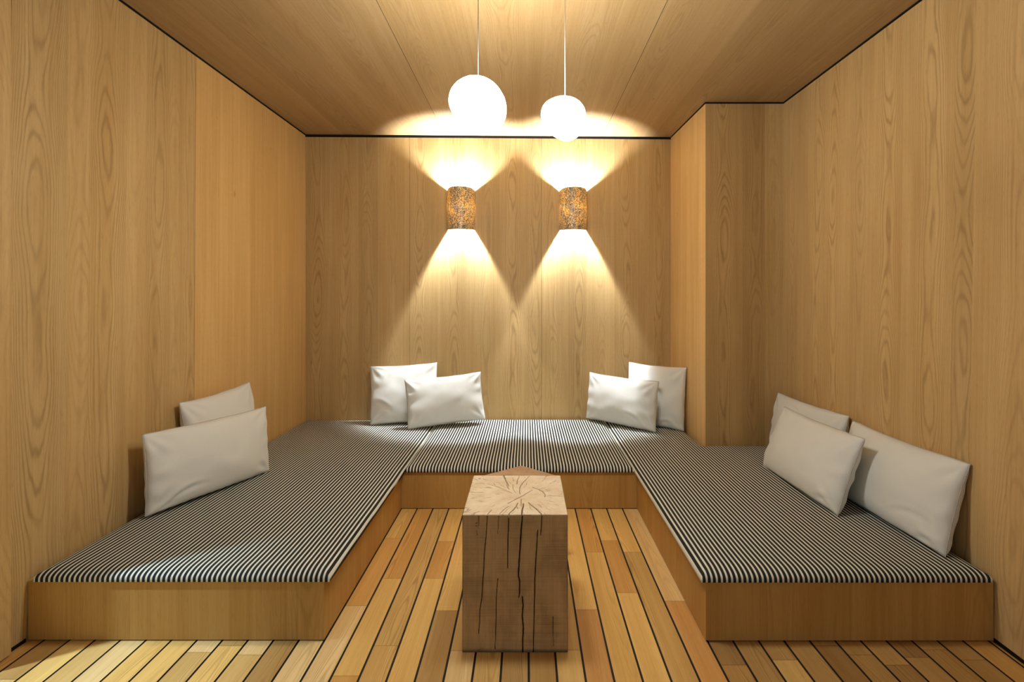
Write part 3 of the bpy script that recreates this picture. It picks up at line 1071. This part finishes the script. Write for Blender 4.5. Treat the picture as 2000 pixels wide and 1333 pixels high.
# second block behind, turned by 45 degrees and a little lower
b2 = empty('wooden_block', (-0.03, 2.36, 0.0))
tag(b2, 'second timber block turned diagonally, only its far corner showing behind the front block', 'side table')
H2 = 0.42
foot = [(-0.028, 2.205), (0.158, 2.362), (-0.026, 2.511), (-0.222, 2.362)]
m = MB()
for i in range(4):
    a, b = foot[i], foot[(i + 1) % 4]
    m.quad([(*a, 0), (*b, 0), (*b, H2), (*a, H2)], [(-0.12, 0), (0.12, 0), (0.12, H2), (-0.12, H2)], (0.5, 0.71 + i * 0.05, 0.3))
m.quad([(*p, 0) for p in reversed(foot)])
m.build('block_body', [M_BLOCK], b2, origin=b2.location)
n2 = 24
V = []; Fc = []
for j in range(n2 + 1):
    for i in range(n2 + 1):
        s, t = i / n2, j / n2
        p = (Vector((*foot[0], 0)) * (1 - s) + Vector((*foot[1], 0)) * s) * (1 - t) + (Vector((*foot[3], 0)) * (1 - s) + Vector((*foot[2], 0)) * s) * t
        V.append((p.x, p.y, H2 + 0.0008 * mnoise.noise(Vector((p.x * 20, p.y * 20, 0)))))
for j in range(n2):
    for i in range(n2):
        a = j * (n2 + 1) + i
        Fc.append((a, a + 1, a + n2 + 2, a + n2 + 1))
M_END2 = M_END.copy(); M_END2.name = 'block_end_grain_brown'
for nd in M_END2.node_tree.nodes:
    if nd.type == 'MIX' and not nd.inputs[6].is_linked and nd.inputs[6].default_value[0] > 0.5:
        nd.inputs[6].default_value = (0.46, 0.29, 0.16, 1); nd.inputs[7].default_value = (0.38, 0.23, 0.12, 1)
raw_mesh('block_top', V, Fc, M_END2, b2, smooth=False)


# ------------------------------------------------------------------ wall lamps
def sconce(xc, label):
    yw = yback(xc) - 0.001
    root = empty('wall_lamp', (xc, yw, 2.016))
    tag(root, label, 'wall lamp', 'wall lamps on the back wall')
    z0, z1 = 1.843, 2.190
    A, B, T = 0.119, 0.150, 0.005
    nt, nz = 40, 24
    V = []; Fc = []
    for lay in range(2):
        for j in range(nz + 1):
            for i in range(nt + 1):
                th = math.pi * i / nt
                c = abs(math.cos(th))
                lo_ = z0 + 0.010 * c ** 5 - 0.004; hi_ = z1 - 0.012 * c ** 7
                z = lo_ + (hi_ - lo_) * j / nz
                pinch = 0.004 * (abs(2 * j / nz - 1) ** 5)
                a_, b_ = A - T * lay - pinch, B - T * lay - pinch
                V.append((xc + a_ * math.cos(th), yback(xc + a_ * math.cos(th)) - 0.0012 - b_ * math.sin(th), z))
    S = (nt + 1) * (nz + 1)
    for j in range(nz):
        for i in range(nt):
            a = j * (nt + 1) + i
            Fc.append((a, a + nt + 1, a + nt + 2, a + 1))
            Fc.append((S + a, S + a + 1, S + a + nt + 2, S + a + nt + 1))
    V += [tuple(p) for p in V]; D2 = 2 * S     # rim faces get their own vertices so the shading stays crisp
    for i in range(nt):
        Fc.append((D2 + i, D2 + i + 1, D2 + S + i + 1, D2 + S + i))
        a = nz * (nt + 1) + i
        Fc.append((D2 + a + 1, D2 + a, D2 + S + a, D2 + S + a + 1))
    V += V[:2 * S]; D3 = 4 * S
    for j in range(nz):
        a = D3 + j * (nt + 1)
        Fc.append((a, S + a, S + a + nt + 1, a + nt + 1))
        a += nt
        Fc.append((a, a + nt + 1, S + a + nt + 1, S + a))
    raw_mesh('lamp_shade', V, Fc, M_MICA, root)
    mb_ = MB(); mb_.box((xc - 0.04, yw - 0.012, 1.955), (xc + 0.04, yw, 2.075))
    mb_.build('back_plate', [M_WHITE], root, origin=root.location)
    v, f = lathe([(0.0, 1.972), (0.014, 1.972), (0.014, 1.996), (0.0, 1.996)], xc, yw - 0.070, 20)
    hd = raw_mesh('lamp_holder', v, f, M_WHITE, root)
    mb_ = MB(); mb_.box((xc - 0.006, yw - 0.05, 1.978), (xc + 0.006, yw - 0.01, 1.990))
    mb_.build('bracket', [M_METAL], root, origin=root.location)
    for zc, rb_, mat in ((2.094, 0.018, M_BULB), (2.012, 0.017, M_BULB2)):
        prof = [(0.0001 + rb_ * math.cos(-math.pi / 2 + math.pi * k / 12), zc + rb_ * math.sin(-math.pi / 2 + math.pi * k / 12)) for k in range(13)]
        v, f = lathe(prof, xc, yw - 0.070, 20)
        raw_mesh('bulb', v, f, mat, root)
    v, f = lathe([(0.0, 2.040), (0.054, 2.036), (0.056, 2.040), (0.0, 2.074)], xc, yw - 0.070, 32)
    raw_mesh('added_baffle', v, f, M_WHITE, root)  # unseen disc added to stop the lower bulb shining upward
    return root


sconce(-0.548, 'half round crackled amber wall lamp, the left of the two on the back wall')
sconce(0.395, 'half round crackled amber wall lamp, the right of the two on the back wall')


# ------------------------------------------------------------------ pendant lamps
def pendant(outline, ctr, cord_px, Y, label, depth, cable):
    """outline in image pixels around ctr; a hand blown pebble of opal glass"""
    s = Y / F
    cxw = (ctr[0] - CX) * s; czw = CH - (ctr[1] - CY) * s
    ang = []; rad = []
    for (x, y) in outline:
        dx, dz = (x - ctr[0]) * s, -(y - ctr[1]) * s
        ang.append(math.atan2(dz, dx)); rad.append(math.hypot(dx, dz))
    o = np.argsort(ang); ang = np.array(ang)[o]; rad = np.array(rad)[o]
    tt = np.linspace(-math.pi, math.pi, 97)[:-1]
    rr = np.interp(tt, np.concatenate([ang - 2 * math.pi, ang, ang + 2 * math.pi]), np.tile(rad, 3))
    for _ in range(4):
        rr = 0.25 * np.roll(rr, 1) + 0.5 * rr + 0.25 * np.roll(rr, -1)
    avg = rr.mean()
    cordx = (cord_px - CX) * s
    root = empty('pendant_lamp', (cordx, Y, CEIL))
    tag(root, label, 'pendant lamp', 'glowing glass pendants')
    V = []; Fc = []
    na, nt = 36, 96
    for i in range(na + 1):
        al = math.pi * i / na
        sa = math.sin(al)
        for k in range(nt):
            R = avg * (1 - sa * sa) + rr[k] * sa * sa
            V.append((cxw + R * sa * math.cos(tt[k]), Y - depth * math.cos(al), czw + R * sa * math.sin(tt[k])))
    for i in range(na):
        for k in range(nt):
            k2 = (k + 1) % nt
            Fc.append((i * nt + k, i * nt + k2, (i + 1) * nt + k2, (i + 1) * nt + k))
    raw_mesh('glass_shade', V, Fc, M_OPAL, root)
    ztop = max(p[2] for p in V if abs(p[0] - cordx) < 0.02)
    v, f = tube([(cordx, Y, ztop - 0.004), (cordx, Y, CEIL - 0.02)], 0.0014, 8)
    raw_mesh('cable', v, f, cable, root)
    v, f = lathe([(0.0, ztop + 0.008), (0.006, ztop + 0.008), (0.010, ztop), (0.010, ztop - 0.012), (0.0, ztop - 0.012)], cordx, Y, 20)
    raw_mesh('cap', v, f, M_WHITE, root)
    v, f = lathe([(0.0, CEIL - 0.022), (0.045, CEIL - 0.022), (0.05, CEIL - 0.017), (0.05, CEIL - 0.001), (0.0, CEIL - 0.001)], cordx, Y, 32)
    raw_mesh('ceiling_rose', v, f, M_WHITE, root)
    return root


M_CABLE = plain('grey_textile_cable', (0.10, 0.10, 0.11), 0.7)
M_CABLE2 = plain('pale_textile_cable', (0.45, 0.45, 0.45), 0.7)
q = 730 / 2000.0
o1 = [(758, 550), (772, 485), (830, 432), (912, 418), (985, 443), (1040, 500), (1066, 585), (1052, 650), (1010, 690), (962, 704), (900, 694), (840, 660), (780, 608)]
pendant([(600 + x * q, y * q) for x, y in o1], (600 + 915 * q, 560 * q), 934, 1.95,
        'larger glowing white glass pendant hanging on a thin cable, the left one', 0.108, M_CABLE)
o2 = [(1250, 610), (1268, 560), (1316, 532), (1380, 524), (1442, 540), (1480, 580), (1489, 640), (1476, 692), (1440, 736), (1396, 753), (1350, 738), (1302, 700), (1265, 658)]
pendant([(600 + x * q, y * q) for x, y in o2], (600 + 1370 * q, 632 * q), 1103.5, 1.93,
        'smaller glowing white glass pendant hanging lower, the right one', 0.082, M_CABLE2)
